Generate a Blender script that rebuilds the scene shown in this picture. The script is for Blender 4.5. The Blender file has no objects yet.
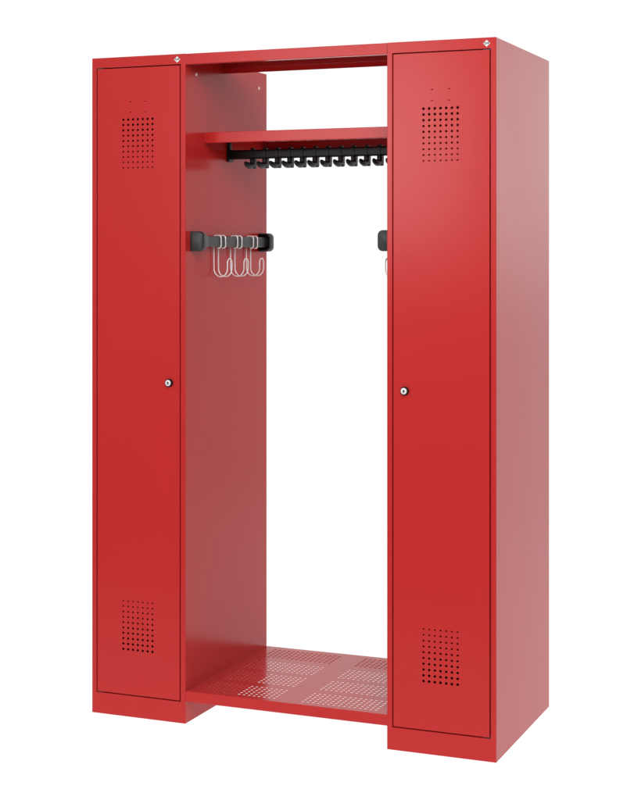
import bpy, bmesh, math, random
from mathutils import Vector, Matrix

R = math.radians
S = bpy.context.scene
COL = S.collection

# ------------------------------------------------------------------ camera
cam_data = bpy.data.cameras.new("camera")
cam = bpy.data.objects.new("camera", cam_data)
COL.objects.link(cam)
cam.location = (2.3062, -3.9147, 1.2966)
cam.rotation_euler = (R(90), 0, R(22.328))
cam_data.sensor_fit = 'VERTICAL'
cam_data.sensor_height = 36.0
cam_data.lens = 1589.47 / 800 * 36.0
cam_data.shift_y = (254.06 - 400) / 800
cam_data.shift_x = 0.0
cam_data.clip_start = 0.05
cam_data.clip_end = 200
S.camera = cam

# ------------------------------------------------------------------ studio light
BACK, BACK_HIGH, FRONT_LOW, FRONT_HIGH = 1.03, 1.95, 0.10, 0.68
world = bpy.data.worlds.new("World")
S.world = world
world.use_nodes = True
nt = world.node_tree
nt.nodes.clear()
N, L = nt.nodes, nt.links
out = N.new('ShaderNodeOutputWorld')
bg = N.new('ShaderNodeBackground')
tc = N.new('ShaderNodeTexCoord')
sep = N.new('ShaderNodeSeparateXYZ')
L.new(tc.outputs['Generated'], sep.inputs[0])


def ramp(src, a, b, va, vb):
    n = N.new('ShaderNodeMapRange')
    n.interpolation_type = 'SMOOTHSTEP'
    n.inputs['From Min'].default_value = a
    n.inputs['From Max'].default_value = b
    n.inputs['To Min'].default_value = va
    n.inputs['To Max'].default_value = vb
    L.new(src, n.inputs['Value'])
    return n.outputs['Result']


# no wall is built: the world glows white behind the lockers; in front of
# them it is set dim low down and brighter above eye level
front = ramp(sep.outputs['Z'], -0.16, 0.10, FRONT_LOW, FRONT_HIGH)
side_fade = ramp(sep.outputs['X'], -0.7, 0.15, 1.15, 0.72)
mul = N.new('ShaderNodeMath'); mul.operation = 'MULTIPLY'
L.new(front, mul.inputs[0]); L.new(side_fade, mul.inputs[1])
k = ramp(sep.outputs['Y'], 0.0, 0.75, 0.0, 1.0)
mx = N.new('ShaderNodeMix'); mx.data_type = 'FLOAT'
right = ramp(sep.outputs['X'], 0.27, 0.50, 1.0, 0.8)
wall = N.new('ShaderNodeMath'); wall.operation = 'MULTIPLY'  # world glow at the back, not a built surface
L.new(k, mx.inputs[0]); L.new(mul.outputs[0], mx.inputs[2])
# brighter spot added to the world behind right, lightens the outer side panel
dot = N.new('ShaderNodeVectorMath'); dot.operation = 'DOT_PRODUCT'
L.new(tc.outputs['Generated'], dot.inputs[0])
dot.inputs[1].default_value = Vector((0.27, 0.955, 0.068)).normalized()
back = ramp(dot.outputs['Value'], math.cos(R(7)), math.cos(R(1.5)), BACK, BACK_HIGH)
L.new(back, wall.inputs[0]); L.new(right, wall.inputs[1])
L.new(wall.outputs[0], mx.inputs[3])
bg.inputs['Color'].default_value = (1, 1, 1, 1)
L.new(mx.outputs[0], bg.inputs['Strength'])
L.new(bg.outputs[0], out.inputs[0])


def area(name, loc, target, sx, sy, power):
    d = bpy.data.lights.new(name, 'AREA')
    d.shape = 'RECTANGLE'; d.size = sx; d.size_y = sy; d.energy = power
    o = bpy.data.objects.new(name, d)
    COL.objects.link(o)
    o.location = loc
    v = Vector(target) - Vector(loc)
    o.rotation_euler = v.to_track_quat('-Z', 'Y').to_euler()
    return o


# softbox high in front of the lockers, and an unseen lamp added under the floor
area("softbox", (2.15, -2.5, 2.85), (0.4, 0.2, 0.9), 1.6, 1.4, 68)
area("soft_panel", (-0.38, -3.0, 1.83), (0.78, 0.0, 1.60), 1.05, 1.0, 7.9 * math.pi * 1.05)
area("under_floor_fill", (0.7, 0.9, -0.35), (0.7, 0.9, 1.0), 7.0, 7.0, 1.09 * math.pi * 49)  # added to whiten the floor and drown its contact shadows

S.view_settings.view_transform = 'Standard'
S.view_settings.look = 'None'
S.view_settings.exposure = 0.0
S.view_settings.gamma = 1.0
S.view_settings.use_curve_mapping = False
S.cycles.max_bounces = 10
S.cycles.diffuse_bounces = 6
S.cycles.glossy_bounces = 5

# ------------------------------------------------------------------ materials


def principled(name, col, rough, metal=0.0, spec=0.5, rough_var=0.0, bump=0.0, bump_scale=900.0, col_var=0.0):
    m = bpy.data.materials.new(name)
    m.use_nodes = True
    t = m.node_tree
    b = t.nodes['Principled BSDF']
    b.inputs['Base Color'].default_value = (*col, 1)
    b.inputs['Roughness'].default_value = rough
    b.inputs['Metallic'].default_value = metal
    b.inputs['Specular IOR Level'].default_value = spec
    co = t.nodes.new('ShaderNodeTexCoord')
    if rough_var or col_var:
        n = t.nodes.new('ShaderNodeTexNoise')
        n.inputs['Scale'].default_value = 3.0
        n.inputs['Detail'].default_value = 6.0
        t.links.new(co.outputs['Object'], n.inputs['Vector'])
        if rough_var:
            r = t.nodes.new('ShaderNodeMapRange')
            r.inputs['To Min'].default_value = rough - rough_var
            r.inputs['To Max'].default_value = rough + rough_var
            t.links.new(n.outputs['Fac'], r.inputs['Value'])
            t.links.new(r.outputs['Result'], b.inputs['Roughness'])
        if col_var:
            h = t.nodes.new('ShaderNodeHueSaturation')
            h.inputs['Color'].default_value = (*col, 1)
            r2 = t.nodes.new('ShaderNodeMapRange')
            r2.inputs['To Min'].default_value = 1 - col_var
            r2.inputs['To Max'].default_value = 1 + col_var
            t.links.new(n.outputs['Fac'], r2.inputs['Value'])
            t.links.new(r2.outputs['Result'], h.inputs['Value'])
            t.links.new(h.outputs['Color'], b.inputs['Base Color'])
    if bump:
        n2 = t.nodes.new('ShaderNodeTexNoise')
        n2.inputs['Scale'].default_value = bump_scale
        n2.inputs['Detail'].default_value = 2.0
        t.links.new(co.outputs['Object'], n2.inputs['Vector'])
        bp = t.nodes.new('ShaderNodeBump')
        bp.inputs['Strength'].default_value = bump
        bp.inputs['Distance'].default_value = 0.0004
        t.links.new(n2.outputs['Fac'], bp.inputs['Height'])
        t.links.new(bp.outputs['Normal'], b.inputs['Normal'])
    return m


RED = principled("red_powder_coat", (0.46, 0.022, 0.021), 0.21, spec=0.185, rough_var=0.03, bump=0.12, col_var=0.02)
BLACK = principled("black_plastic", (0.010, 0.010, 0.011), 0.4, spec=0.22, rough_var=0.05, bump=0.1, bump_scale=1500)
ANTHRACITE = principled("anthracite_plastic", (0.024, 0.025, 0.025), 0.45, spec=0.45, rough_var=0.05, bump=0.1, bump_scale=1500)
CHROME = principled("polished_chrome", (0.84, 0.84, 0.84), 0.3, metal=0.4, rough_var=0.04)
WIRE = principled("bright_wire", (0.9, 0.89, 0.88), 0.3, metal=0.25, rough_var=0.05)
DARK = principled("key_slot_dark", (0.02, 0.02, 0.02), 0.6, rough_var=0.05)
GREY = principled("grey_hinge_plastic", (0.05, 0.048, 0.047), 0.5, rough_var=0.05)
PALE = principled("pale_screw_cap", (0.85, 0.8, 0.76), 0.4, rough_var=0.05)
WHITE = principled("white_enamel", (0.72, 0.71, 0.70), 0.35, rough_var=0.05)
INK = principled("grey_ink", (0.09, 0.09, 0.09), 0.5, rough_var=0.05)

BACKLIT_FLOOR = bpy.data.materials.new("backlit_white_floor")  # made-up translucent sheet, lit from below to keep the ground shadowless white
BACKLIT_FLOOR.use_nodes = True
t = BACKLIT_FLOOR.node_tree
t.nodes.clear()
o_ = t.nodes.new('ShaderNodeOutputMaterial')
mixs = t.nodes.new('ShaderNodeMixShader')
df = t.nodes.new('ShaderNodeBsdfDiffuse')
tr = t.nodes.new('ShaderNodeBsdfTranslucent')
nz = t.nodes.new('ShaderNodeTexNoise'); nz.inputs['Scale'].default_value = 4
rp = t.nodes.new('ShaderNodeMapRange')
rp.inputs['To Min'].default_value = 0.78; rp.inputs['To Max'].default_value = 0.82
t.links.new(nz.outputs['Fac'], rp.inputs['Value'])
t.links.new(rp.outputs['Result'], df.inputs['Color'])
t.links.new(rp.outputs['Result'], tr.inputs['Color'])
mixs.inputs[0].default_value = 0.9
t.links.new(df.outputs[0], mixs.inputs[1]); t.links.new(tr.outputs[0], mixs.inputs[2])
t.links.new(mixs.outputs[0], o_.inputs[0])

# ------------------------------------------------------------------ helpers


def link_mesh(name, bm, mat, parent=None, smooth=False):
    bmesh.ops.recalc_face_normals(bm, faces=bm.faces)
    me = bpy.data.meshes.new(name)
    bm.to_mesh(me)
    bm.free()
    me.materials.append(mat)
    for p in me.polygons:
        p.use_smooth = smooth
    if smooth:
        me.set_sharp_from_angle(angle=R(38))
    o = bpy.data.objects.new(name, me)
    COL.objects.link(o)
    if smooth and mat is RED:        # keep the flat sheet faces flat next to their rounded folds
        wn = o.modifiers.new("weighted_normals", 'WEIGHTED_NORMAL')
        wn.weight = 100
        wn.keep_sharp = True
    if parent is not None:
        o.parent = parent
    return o


def thing(name, label, cat, loc=(0, 0, 0), group=None):
    o = bpy.data.objects.new(name, None)
    o.empty_display_size = 0.1
    COL.objects.link(o)
    o.location = loc
    o['label'] = label
    o['category'] = cat
    if group:
        o['group'] = group
    return o


def copy_of(o, parent):
    c = o.copy()
    COL.objects.link(c)
    c.parent = parent
    return c


def box(bm, a, b, bevel=0.0, seg=2):
    x0, y0, z0 = a
    x1, y1, z1 = b
    v = [bm.verts.new(p) for p in ((x0, y0, z0), (x1, y0, z0), (x1, y1, z0), (x0, y1, z0),
                                   (x0, y0, z1), (x1, y0, z1), (x1, y1, z1), (x0, y1, z1))]
    fs = [bm.faces.new([v[i] for i in f]) for f in
          ((3, 2, 1, 0), (4, 5, 6, 7), (0, 1, 5, 4), (1, 2, 6, 5), (2, 3, 7, 6), (3, 0, 4, 7))]
    if bevel:
        es = list({e for f in fs for e in f.edges})
        bmesh.ops.bevel(bm, geom=es, offset=bevel, segments=seg, affect='EDGES', profile=0.5)


def lathe(bm, prof, M, n=28, cap=True):
    """prof = (radius, height) pairs round the local Z axis, placed by matrix M"""
    rings = []
    for r, h in prof:
        rings.append([bm.verts.new(M @ Vector((r * math.cos(2 * math.pi * i / n), r * math.sin(2 * math.pi * i / n), h))) for i in range(n)])
    for a, b in zip(rings, rings[1:]):
        for i in range(n):
            bm.faces.new((a[i], a[(i + 1) % n], b[(i + 1) % n], b[i]))
    if cap:
        bm.faces.new(rings[0][::-1])
        bm.faces.new(rings[-1])


def loft(bm, rings, closed=True, cap0=True, cap1=True):
    """rings: lists of points, all of the same length"""
    vr = [[bm.verts.new(p) for p in ring] for ring in rings]
    n = len(vr[0])
    for a, b in zip(vr, vr[1:]):
        for i in range(n if closed else n - 1):
            bm.faces.new((a[i], a[(i + 1) % n], b[(i + 1) % n], b[i]))
    if cap0:
        bm.faces.new(vr[0][::-1])
    if cap1:
        bm.faces.new(vr[-1])


def tube(bm, pts, r, n=10, sx=1.0, radii=None):
    """round rod along a polyline (parallel-transported frame)"""
    pts = [Vector(p) for p in pts]
    rings = []
    tan = []
    for i in range(len(pts)):
        a = pts[max(i - 1, 0)]
        b = pts[min(i + 1, len(pts) - 1)]
        tan.append((b - a).normalized())
    ref = Vector((0, 0, 1)) if abs(tan[0].z) < 0.9 else Vector((1, 0, 0))
    u = tan[0].cross(ref).normalized()
    for i, p in enumerate(pts):
        u = (u - tan[i] * u.dot(tan[i])).normalized()
        w = tan[i].cross(u)
        rr = radii[i] if radii else r
        rings.append([p + u * (rr * sx * math.cos(2 * math.pi * k / n)) + w * (rr * math.sin(2 * math.pi * k / n)) for k in range(n)])
    loft(bm, rings)


def arc(c, r, a0, a1, n):
    return [(c[0] + r * math.cos(R(a0 + (a1 - a0) * i / n)), c[1] + r * math.sin(R(a0 + (a1 - a0) * i / n))) for i in range(n + 1)]


def round_corners(pts, r, n=3):
    """rounds the inner corners of an open 2D polyline"""
    res = [Vector(pts[0])]
    for a, b, c in zip(pts, pts[1:], pts[2:]):
        a, b, c = Vector(a), Vector(b), Vector(c)
        d0, d1 = (a - b), (c - b)
        rr = min(r, d0.length * 0.45, d1.length * 0.45)
        p0, p1 = b + d0.normalized() * rr, b + d1.normalized() * rr
        for i in range(n + 1):
            s = i / n
            res.append(p0 * (1 - s) ** 2 + b * 2 * s * (1 - s) + p1 * s * s)
    res.append(Vector(pts[-1]))
    return res


def folded_sheet(bm, pts, x0, x1, t=0.0012, r=0.0016):
    """sheet metal bent along a (y, z) polyline and running from x0 to x1; the given line is its left-hand skin"""
    P = round_corners(pts, r)
    nrm = []
    for i in range(len(P)):
        d = (P[min(i + 1, len(P) - 1)] - P[max(i - 1, 0)]).normalized()
        nrm.append(Vector((d.y, -d.x)))
    ring = list(P) + [p + n * t for p, n in reversed(list(zip(P, nrm)))]
    a = [bm.verts.new((x0, p.x, p.y)) for p in ring]
    b = [bm.verts.new((x1, p.x, p.y)) for p in ring]
    n = len(ring)
    h = len(P)
    for i in range(n):
        bm.faces.new((a[i], a[(i + 1) % n], b[(i + 1) % n], b[i]))
    for V in (a, b):
        for i in range(h - 1):
            bm.faces.new((V[i], V[i + 1], V[n - 2 - i], V[n - 1 - i]))


def punched_plate(outline, holes, t, bevel=0.0):
    """flat plate in XY with real holes; returns a bmesh spanning z in [-t/2, t/2]"""
    cu = bpy.data.curves.new("tmp", 'CURVE')
    cu.dimensions = '2D'
    cu.fill_mode = 'BOTH'
    cu.extrude = t / 2 - bevel
    cu.bevel_depth = bevel
    cu.bevel_resolution = 1
    cu.resolution_u = 1
    for loop in [outline] + holes:
        sp = cu.splines.new('POLY')
        sp.points.add(len(loop) - 1)
        for q, (x, y) in zip(sp.points, loop):
            q.co = (x, y, 0, 1)
        sp.use_cyclic_u = True
    ob = bpy.data.objects.new("tmp", cu)
    COL.objects.link(ob)
    dg = bpy.context.evaluated_depsgraph_get()
    dg.update()
    me = bpy.data.meshes.new_from_object(ob.evaluated_get(dg))
    bm = bmesh.new()
    bm.from_mesh(me)
    bmesh.ops.remove_doubles(bm, verts=bm.verts, dist=1e-6)
    bpy.data.objects.remove(ob)
    bpy.data.curves.remove(cu)
    bpy.data.meshes.remove(me)
    return bm


def circle(x, y, r, n=14):
    return [(x + r * math.cos(2 * math.pi * i / n), y + r * math.sin(2 * math.pi * i / n)) for i in range(n)]


def rect(x0, y0, x1, y1, r=0.0, n=3):
    if not r:
        return [(x0, y0), (x1, y0), (x1, y1), (x0, y1)]
    return (arc((x1 - r, y0 + r), r, -90, 0, n) + arc((x1 - r, y1 - r), r, 0, 90, n) +
            arc((x0 + r, y1 - r), r, 90, 180, n) + arc((x0 + r, y0 + r), r, 180, 270, n))


# ------------------------------------------------------------------ the surface
bm = bmesh.new()
box(bm, (-2.2, -0.82, -0.008), (3.6, 3.6, 0.0))
# one thin translucent sheet: only its top skin is needed for the added lamp's light to pass
top = [f for f in bm.faces if f.calc_center_median().z > -0.001]
bmesh.ops.delete(bm, geom=[f for f in bm.faces if f not in top], context='FACES')
floor = link_mesh("floor", bm, BACKLIT_FLOOR)
floor['kind'] = 'structure'

# ------------------------------------------------------------------ the locker unit
W, D, H = 0.2955, 0.5463, 1.85
X2 = 0.8864                      # left side of the second cabinet
XA, XB = W, X2                   # the open bay
MARG = 0.0145                    # frame left and right of each door
ZB, ZT = 0.0595, 1.8215          # door opening
GAP = 0.0036

unit = thing("locker_unit",
             "tall red steel locker unit with two closed doors either side of an open hanging bay",
             "locker", (0, 0, 0))


def cabinet_bm(x0):
    bm = bmesh.new()
    b = 0.0016
    box(bm, (x0, 0, 0.0008), (x0 + W, D, H))
    es = [e for e in bm.edges if
          (abs(e.verts[0].co.z - e.verts[1].co.z) > 1) or
          (e.verts[0].co.z > 1.8 and e.verts[1].co.z > 1.8)]
    bmesh.ops.bevel(bm, geom=es, offset=b, segments=3, affect='EDGES', profile=0.5)
    bm.faces.ensure_lookup_table()
    ff = [f for f in bm.faces if all(abs(v.co.y) < 1e-6 for v in f.verts)]
    f = max(ff, key=lambda f: f.calc_area())
    vs = list(f.verts)
    bmesh.ops.delete(bm, geom=[f], context='FACES_ONLY')

    def corner(sx, sz):
        return max(vs, key=lambda v: sx * v.co.x + sz * v.co.z)
    o = [corner(-1, -1), corner(1, -1), corner(1, 1), corner(-1, 1)]
    xa, xb = x0 + MARG, x0 + W - MARG
    e = 0.0008
    def ring(d, y):
        return [bm.verts.new(p) for p in ((xa + d, y, ZB + d), (xb - d, y, ZB + d), (xb - d, y, ZT - d), (xa + d, y, ZT - d))]
    loops = [o, ring(-e, 0.0), ring(-e * 0.3, e * 0.3), ring(0, e), ring(0, 0.024), ring(0.012, 0.024)]
    for a, c in zip(loops, loops[1:]):
        for i in range(4):
            bm.faces.new((a[i], a[(i + 1) % 4], c[(i + 1) % 4], c[i]))
    return bm


def door_bm(x0):
    holes = []
    px, pz = 0.01540, 0.01500
    for r in range(10):
        for c in range(7):
            f = r / 9
            holes.append(circle(x0 + 0.1005 + c * px, 1.6735 - r * pz, 0.5 * (0.0078 - 0.0025 * f)))
            holes.append(circle(x0 + 0.1005 + c * px, 0.3240 - r * pz, 0.5 * (0.0053 + 0.0027 * f)))
    for sx in (0.1236, 0.1698):
        for sz in (1.7227, 1.6934):
            holes.append(rect(x0 + sx - 0.0030, sz - 0.0014, x0 + sx + 0.0030, sz + 0.0014, 0.0012))
    xa, xb, za, zb = x0 + MARG + GAP, x0 + W - MARG - GAP, ZB + GAP, ZT - GAP
    bm = punched_plate(rect(xa, za, xb, zb, 0.0012), holes, 0.0014, 0.0004)
    bm.transform(Matrix.Translation((0, 0.0009, 0)) @ Matrix.Rotation(R(90), 4, 'X'))
    # folded returns behind the plate
    d = 0.0006
    loop0 = [(xa + d, za + d), (xb - d, za + d), (xb - d, zb - d), (xa + d, zb - d)]
    a = [bm.verts.new((x, 0.0014, z)) for x, z in loop0]
    c = [bm.verts.new((x, 0.021, z)) for x, z in loop0]
    for i in range(4):
        bm.faces.new((a[i], a[(i + 1) % 4], c[(i + 1) % 4], c[i]))
    return bm


TOWARD_FRONT = Matrix.Rotation(R(90), 4, 'X')        # local +Z becomes -Y


def lock(x, z, door):
    M = Matrix.Translation((x, 0.0, z)) @ TOWARD_FRONT
    bm = bmesh.new()
    lathe(bm, [(0.0112, -0.006), (0.0112, 0.0), (0.0112, 0.0052), (0.0106, 0.0068), (0.0094, 0.0084), (0.0086, 0.0086), (0.0084, 0.0078), (0.0001, 0.0078)], M, 36)
    lock_o = link_mesh("lock_collar", bm, BLACK, door, True)
    bm = bmesh.new()
    lathe(bm, [(0.0083, 0.0078), (0.0083, 0.0094), (0.0077, 0.0101), (0.0046, 0.0103), (0.0043, 0.0099), (0.0001, 0.0099)], M, 36)
    link_mesh("lock_cylinder", bm, CHROME, door, True)
    bm = bmesh.new()
    ring = [(x + 0.5 * 0.0048 * a, z + 0.5 * 0.0082 * b) for a, b in circle(0, 0, 1.0, 18)]
    loft(bm, [[(p[0], -0.0100, p[1]) for p in ring], [(p[0], -0.0106, p[1]) for p in ring]])
    link_mesh("keyhole", bm, DARK, door)


def hinge_pins(x0, side, door):
    for z0, z1 in ((ZT - GAP - 0.0002, ZT - 0.0004), (ZB + 0.0004, ZB + GAP + 0.0002)):
        bm = bmesh.new()
        if side < 0:
            box(bm, (x0 + MARG + 0.001, 0.0035, z0), (x0 + MARG + 0.021, 0.019, z1), 0.0005)
        else:
            box(bm, (x0 + W - MARG - 0.021, 0.0035, z0), (x0 + W - MARG - 0.001, 0.019, z1), 0.0005)
        link_mesh("hinge_pin", bm, GREY, door)


def emblem(x, z, cab):
    hw, hh = 0.0095, 0.0088
    bm = bmesh.new()
    def dia(s, y):
        return [(x - hw * s, y, z), (x, y, z - hh * s), (x + hw * s, y, z), (x, y, z + hh * s)]
    loft(bm, [dia(1.0, 0.0004), dia(1.0, -0.0008), dia(0.95, -0.0012)])
    link_mesh("emblem_badge", bm, WHITE, cab)
    cu = bpy.data.curves.new("tmp", 'FONT')
    cu.body = "C+P"
    cu.size = 0.0072
    cu.align_x = 'CENTER'
    cu.align_y = 'CENTER'
    cu.extrude = 0.0002
    cu.offset = 0.0005
    ob = bpy.data.objects.new("tmp", cu)
    COL.objects.link(ob)
    dg = bpy.context.evaluated_depsgraph_get()
    dg.update()
    me = bpy.data.meshes.new_from_object(ob.evaluated_get(dg))
    bm = bmesh.new()
    bm.from_mesh(me)
    bpy.data.objects.remove(ob); bpy.data.curves.remove(cu); bpy.data.meshes.remove(me)
    bm.transform(Matrix.Translation((x, -0.00135, z)) @ TOWARD_FRONT)
    link_mesh("emblem_lettering", bm, INK, cab)


# ---- two cabinets with their doors
for x0, hinge, lx in ((0.0, -1, 0.2462), (X2, 1, 0.0495)):
    cab = link_mesh("cabinet", cabinet_bm(x0), RED, unit, True)
    emblem(x0 + 0.2705, 1.8346, cab)
    if hinge < 0:
        cab['label'] = "red cabinet left of the open bay"
        for y, z in ((0.0665, 1.7992), (0.4878, 1.8006)):
            bm = bmesh.new()
            M = Matrix.Translation((W, y, z)) @ Matrix.Rotation(R(90), 4, 'Y')
            lathe(bm, [(0.0050, -0.001), (0.0050, 0.0008), (0.0043, 0.0016), (0.0018, 0.0020)], M, 18)
            link_mesh("screw_cap", bm, PALE, cab, True)
    else:
        cab['label'] = "red cabinet right of the open bay"
    door = link_mesh("door", door_bm(x0), RED, unit)
    door['label'] = "door with its lock near the right edge" if hinge < 0 else "door with its lock near the left edge"
    lock(x0 + lx, 0.9399, door)
    hinge_pins(x0, hinge, door)

# ---- top cover: front beam, hidden plate and rear lip
bm = bmesh.new()
folded_sheet(bm, [(0.016, 1.8200), (0.0003, 1.8200), (0.0003, 1.8494), (0.2445, 1.8494), (0.2445, 1.8338),
                  (0.2630, 1.8224), (0.2630, 1.8262)], XA + 0.0003, XB - 0.0003)
link_mesh("top_cover", bm, RED, unit, True)

# ---- hat shelf
bm = bmesh.new()
folded_sheet(bm, [(0.132, 1.6102), (0.1128, 1.6102), (0.1128, 1.6402), (0.5360, 1.6402), (0.5360, 1.6102), (0.516, 1.6102)],
             XA + 0.0003, XB - 0.0003)
link_mesh("shelf", bm, RED, unit, True)

# ---- perforated bench at the bottom of the bay
ZBN = 0.0904
YB = 0.5495
holes = []
NX, NY = 15, 6
for xa, xb in ((0.3385, 0.5495), (0.6335, 0.8440)):
    for ya, yb in ((0.0325, 0.1170), (0.1640, 0.2500), (0.2940, 0.3805), (0.4300, 0.5145)):
        for i in range(NX):
            for j in range(NY):
                holes.append(circle(xa + (xb - xa) * i / (NX - 1), ya + (yb - ya) * j / (NY - 1), 0.0045, 14))
bm = punched_plate(rect(XA + 0.0003, 0.0032, XB - 0.0003, YB - 0.003), holes, 0.0012)
bm.transform(Matrix.Translation((0, 0, ZBN - 0.0006)))
folded_sheet(bm, [(0.022, 0.0612), (0.0012, 0.0612), (0.0012, ZBN), (0.0032, ZBN)], XA + 0.0003, XB - 0.0003, r=0.002)
folded_sheet(bm, [(YB - 0.003, ZBN), (YB, ZBN), (YB, 0.0612), (YB - 0.02, 0.0612)], XA + 0.0003, XB - 0.0003, r=0.002)
link_mesh("perforated_bench", bm, RED, unit, True)

# ---- black hook rail under the shelf
RY, RZ = 0.2800, 1.5860
bm = bmesh.new()
oval = rect(RY - 0.0075, RZ - 0.0136, RY + 0.0075, RZ + 0.0136, 0.0055, 5)
loft(bm, [[(XA + 0.0022, p[0], p[1]) for p in oval], [(XB - 0.0022, p[0], p[1]) for p in oval]])
rail = link_mesh("hook_rail", bm, BLACK, unit, True)
for xm, s in ((XA, 1), (XB, -1)):
    bm = bmesh.new()
    prof = rect(RY - 0.019, 1.5655, RY + 0.019, 1.6010, 0.008, 4)
    loft(bm, [[(xm + s * 0.0002, y, z) for y, z in prof], [(xm + s * 0.006, y, z) for y, z in prof],
              [(xm + s * 0.0078, RY + (y - RY) * 0.9, 1.5833 + (z - 1.5833) * 0.9) for y, z in prof]])
    box(bm, (min(xm + s * 0.0002, xm + s * 0.010), RY - 0.018, 1.599), (max(xm + s * 0.0002, xm + s * 0.010), RY - 0.002, 1.6385), 0.0015)
    link_mesh("rail_bracket", bm, BLACK, rail, True)

# one garment hook, copied along the rail
bm = bmesh.new()
co = rect(-0.0098, -0.0160, 0.0098, 0.0160, 0.0068, 5)
ci = rect(-0.0076, -0.0137, 0.0076, 0.0137, 0.0054, 5)
h = 0.0034
rings = [[(-h, *p) for p in ci], [(-h, *p) for p in co], [(h, *p) for p in co], [(h, *p) for p in ci]]
loft(bm, rings + [rings[0]], cap0=False, cap1=False)
bmesh.ops.remove_doubles(bm, verts=bm.verts, dist=1e-6)
# upright block below the rail, then the blunt arm curving up to the front
prof = rect(-0.0075, -0.0135, 0.0075, 0.0135, 0.0060, 5)
loft(bm, [[(x, 0.002 + y * k, z) for x, y in prof] for z, k in
          ((-0.0130, 0.92), (-0.0180, 1.0), (-0.0270, 1.0), (-0.0330, 0.97), (-0.0380, 0.82), (-0.0412, 0.52))])
pts = [(0, 0.002, -0.0300), (0, -0.010, -0.0330), (0, -0.020, -0.0342), (0, -0.030, -0.0340), (0, -0.039, -0.0325),
       (0, -0.047, -0.0305), (0, -0.0525, -0.0275), (0, -0.0550, -0.0255)]
rad = [0.0090, 0.0092, 0.0092, 0.0088, 0.0080, 0.0070, 0.0056, 0.0034]
tube(bm, pts, 0.006, 14, 0.85, rad)
box(bm, (-0.0050, -0.0085, 0.0150), (0.0050, 0.0085, 0.0186), 0.0012)
hook0 = link_mesh("coat_hook", bm, BLACK, rail, True)
hook0.location = (0.3722, RY, RZ)
for i in range(1, 12):
    c = copy_of(hook0, rail)
    c.location = (0.3722 + 0.03925 * i, RY, RZ)

# ---- side rails on the inner walls of the bay
BZ = 1.3320


def side_rail(xm, s):
    """xm: wall plane, s: +1 grows to the right"""
    bm = bmesh.new()
    cx = xm + s * 0.0165
    prof = [(cx + 0.0090 * max(-1, min(1, 1.15 * a)), BZ + 0.0153 * max(-1, min(1, 1.15 * b))) for a, b in circle(0, 0, 1.0, 32)]
    loft(bm, [[(p[0], 0.034, p[1]) for p in prof], [(p[0], 0.512, p[1]) for p in prof]])
    r = link_mesh("side_rail", bm, ANTHRACITE, unit, True)
    for yo, yd in ((0.0285, 1), (0.5175, -1)):
        # hollow cup, closed at its outer end yo and open towards the bar
        def sec(wd, hh, rad, y):
            loop = [(0.0004, -hh)] + [(wd - rad + rad * math.cos(R(a)), -hh + rad + rad * math.sin(R(a))) for a in range(-90, 1, 15)] + \
                   [(wd - rad + rad * math.cos(R(a)), hh - rad + rad * math.sin(R(a))) for a in range(0, 91, 15)] + [(0.0004, hh)]
            return [(xm + s * a, y, BZ + b) for a, b in loop]
        bm = bmesh.new()
        outer = [sec(0.033, 0.0245, 0.012, yo),
                 sec(0.0365, 0.0270, 0.014, yo + yd * 0.0016), sec(0.0385, 0.0280, 0.0145, yo + yd * 0.005),
                 sec(0.0390, 0.0280, 0.0145, yo + yd * 0.012)]
        if yd > 0:       # front end: flares smoothly out of the bar
            rest = [sec(0.0385, 0.0270, 0.0145, yo + 0.022), sec(0.0372, 0.0250, 0.0140, yo + 0.031),
                    sec(0.0350, 0.0224, 0.0125, yo + 0.040), sec(0.0320, 0.0198, 0.0110, yo + 0.048),
                    sec(0.0288, 0.0176, 0.0090, yo + 0.056), sec(0.0262, 0.0158, 0.0085, yo + 0.066)]
        else:            # rear end: open cup the bar runs into
            rest = [sec(0.0390, 0.0278, 0.0145, yo - 0.026), sec(0.0380, 0.0268, 0.0140, yo - 0.032),
                    sec(0.0365, 0.0255, 0.0135, yo - 0.0335), sec(0.0345, 0.0235, 0.0120, yo - 0.0325),
                    sec(0.0338, 0.0228, 0.0115, yo - 0.028), sec(0.0325, 0.0215, 0.0110, yo - 0.006)]
        loft(bm, outer + rest)
        link_mesh("rail_end_cup", bm, ANTHRACITE, r, True)
    return r


side_rail(XA, 1)
side_rail(XB, -1)


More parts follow.
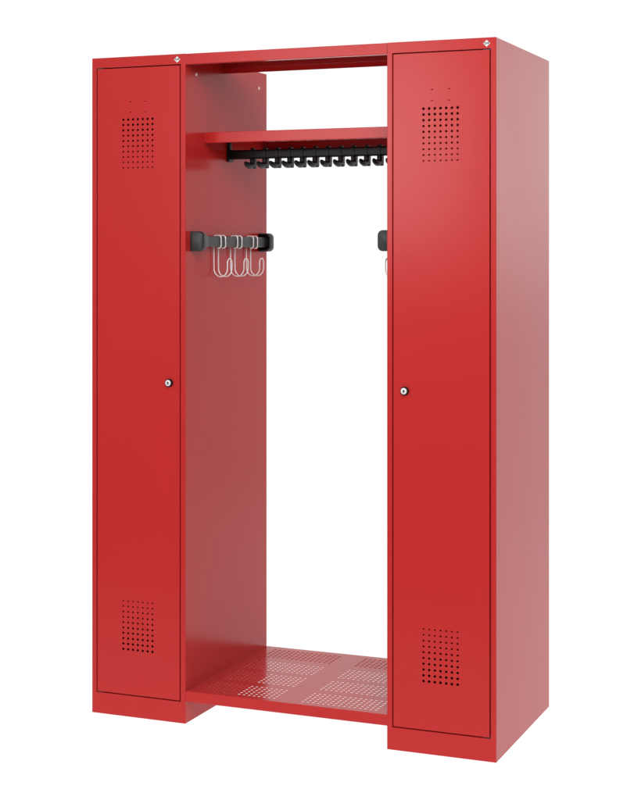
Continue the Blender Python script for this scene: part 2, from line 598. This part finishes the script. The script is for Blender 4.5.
# ------------------------------------------------------------------ wire hooks hung on the side rails
def wire_hook_bm(s):
    """double J hook bent from one wire; origin on the wall plane below the bar, s = direction into the bay"""
    bm = bmesh.new()
    r = 0.00175
    xb, xf = 0.0050, 0.0278           # wire behind and in front of the bar
    top, bot = 0.0178, -0.0180        # relative to the bar centre
    zl, zc, rad = -0.062, -0.080, 0.0215
    zt = -0.048
    half = 0.0145

    def side(y):
        p = [(xf - 0.012, bot), (xf - 0.004, bot), (xf - 0.001, bot + 0.003), (xf, bot + 0.008), (xf, top - 0.008), (xf - 0.001, top - 0.003), (xf - 0.004, top)]
        p += [(xb + 0.004, top), (xb + 0.001, top - 0.003), (xb, top - 0.008), (xb, bot), (xb, -0.060)]
        c = (xb + rad, zc + 0.004)
        for k in range(1, 14):
            a = R(180 + 180 * k / 14)
            p.append((c[0] + rad * math.cos(a), c[1] + rad * 1.12 * math.sin(a)))
        p += [(xb + 2 * rad, -0.072), (xb + 2 * rad, zt - half * 0.9)]
        return [(s * a, y, b) for a, b in p]
    A = side(-half)
    B = side(half)
    xt = s * (xb + 2 * rad)
    turn = [(xt, -half * math.cos(R(a)), zt - half * 0.9 + half * 0.9 * math.sin(R(a))) for a in range(15, 180, 15)]
    tube(bm, A + turn + B[::-1], r, 10)
    return bm


GRP = "wire hooks hung on the side rails"
labels = ["white wire double hook nearest the front on the left wall rail",
          "middle white wire double hook of the three on the left wall rail",
          "white wire double hook farthest back on the left wall rail"]
proto = None
for y, lab in zip((0.1825, 0.2925, 0.4020), labels):
    if proto is None:
        o = link_mesh("wire_hook", wire_hook_bm(1), WIRE, None, True)
        proto = o
    else:
        o = proto.copy()
        COL.objects.link(o)
    o.location = (XA, y, BZ)
    o['label'] = lab
    o['category'] = "hook"
    o['group'] = GRP
o = link_mesh("wire_hook", wire_hook_bm(-1), WIRE, None, True)
o.location = (XB, 0.1345, BZ)
o['label'] = "wire hook mostly hidden behind the right cabinet, below the black cup of its rail"
o['category'] = "hook"
o['group'] = GRP
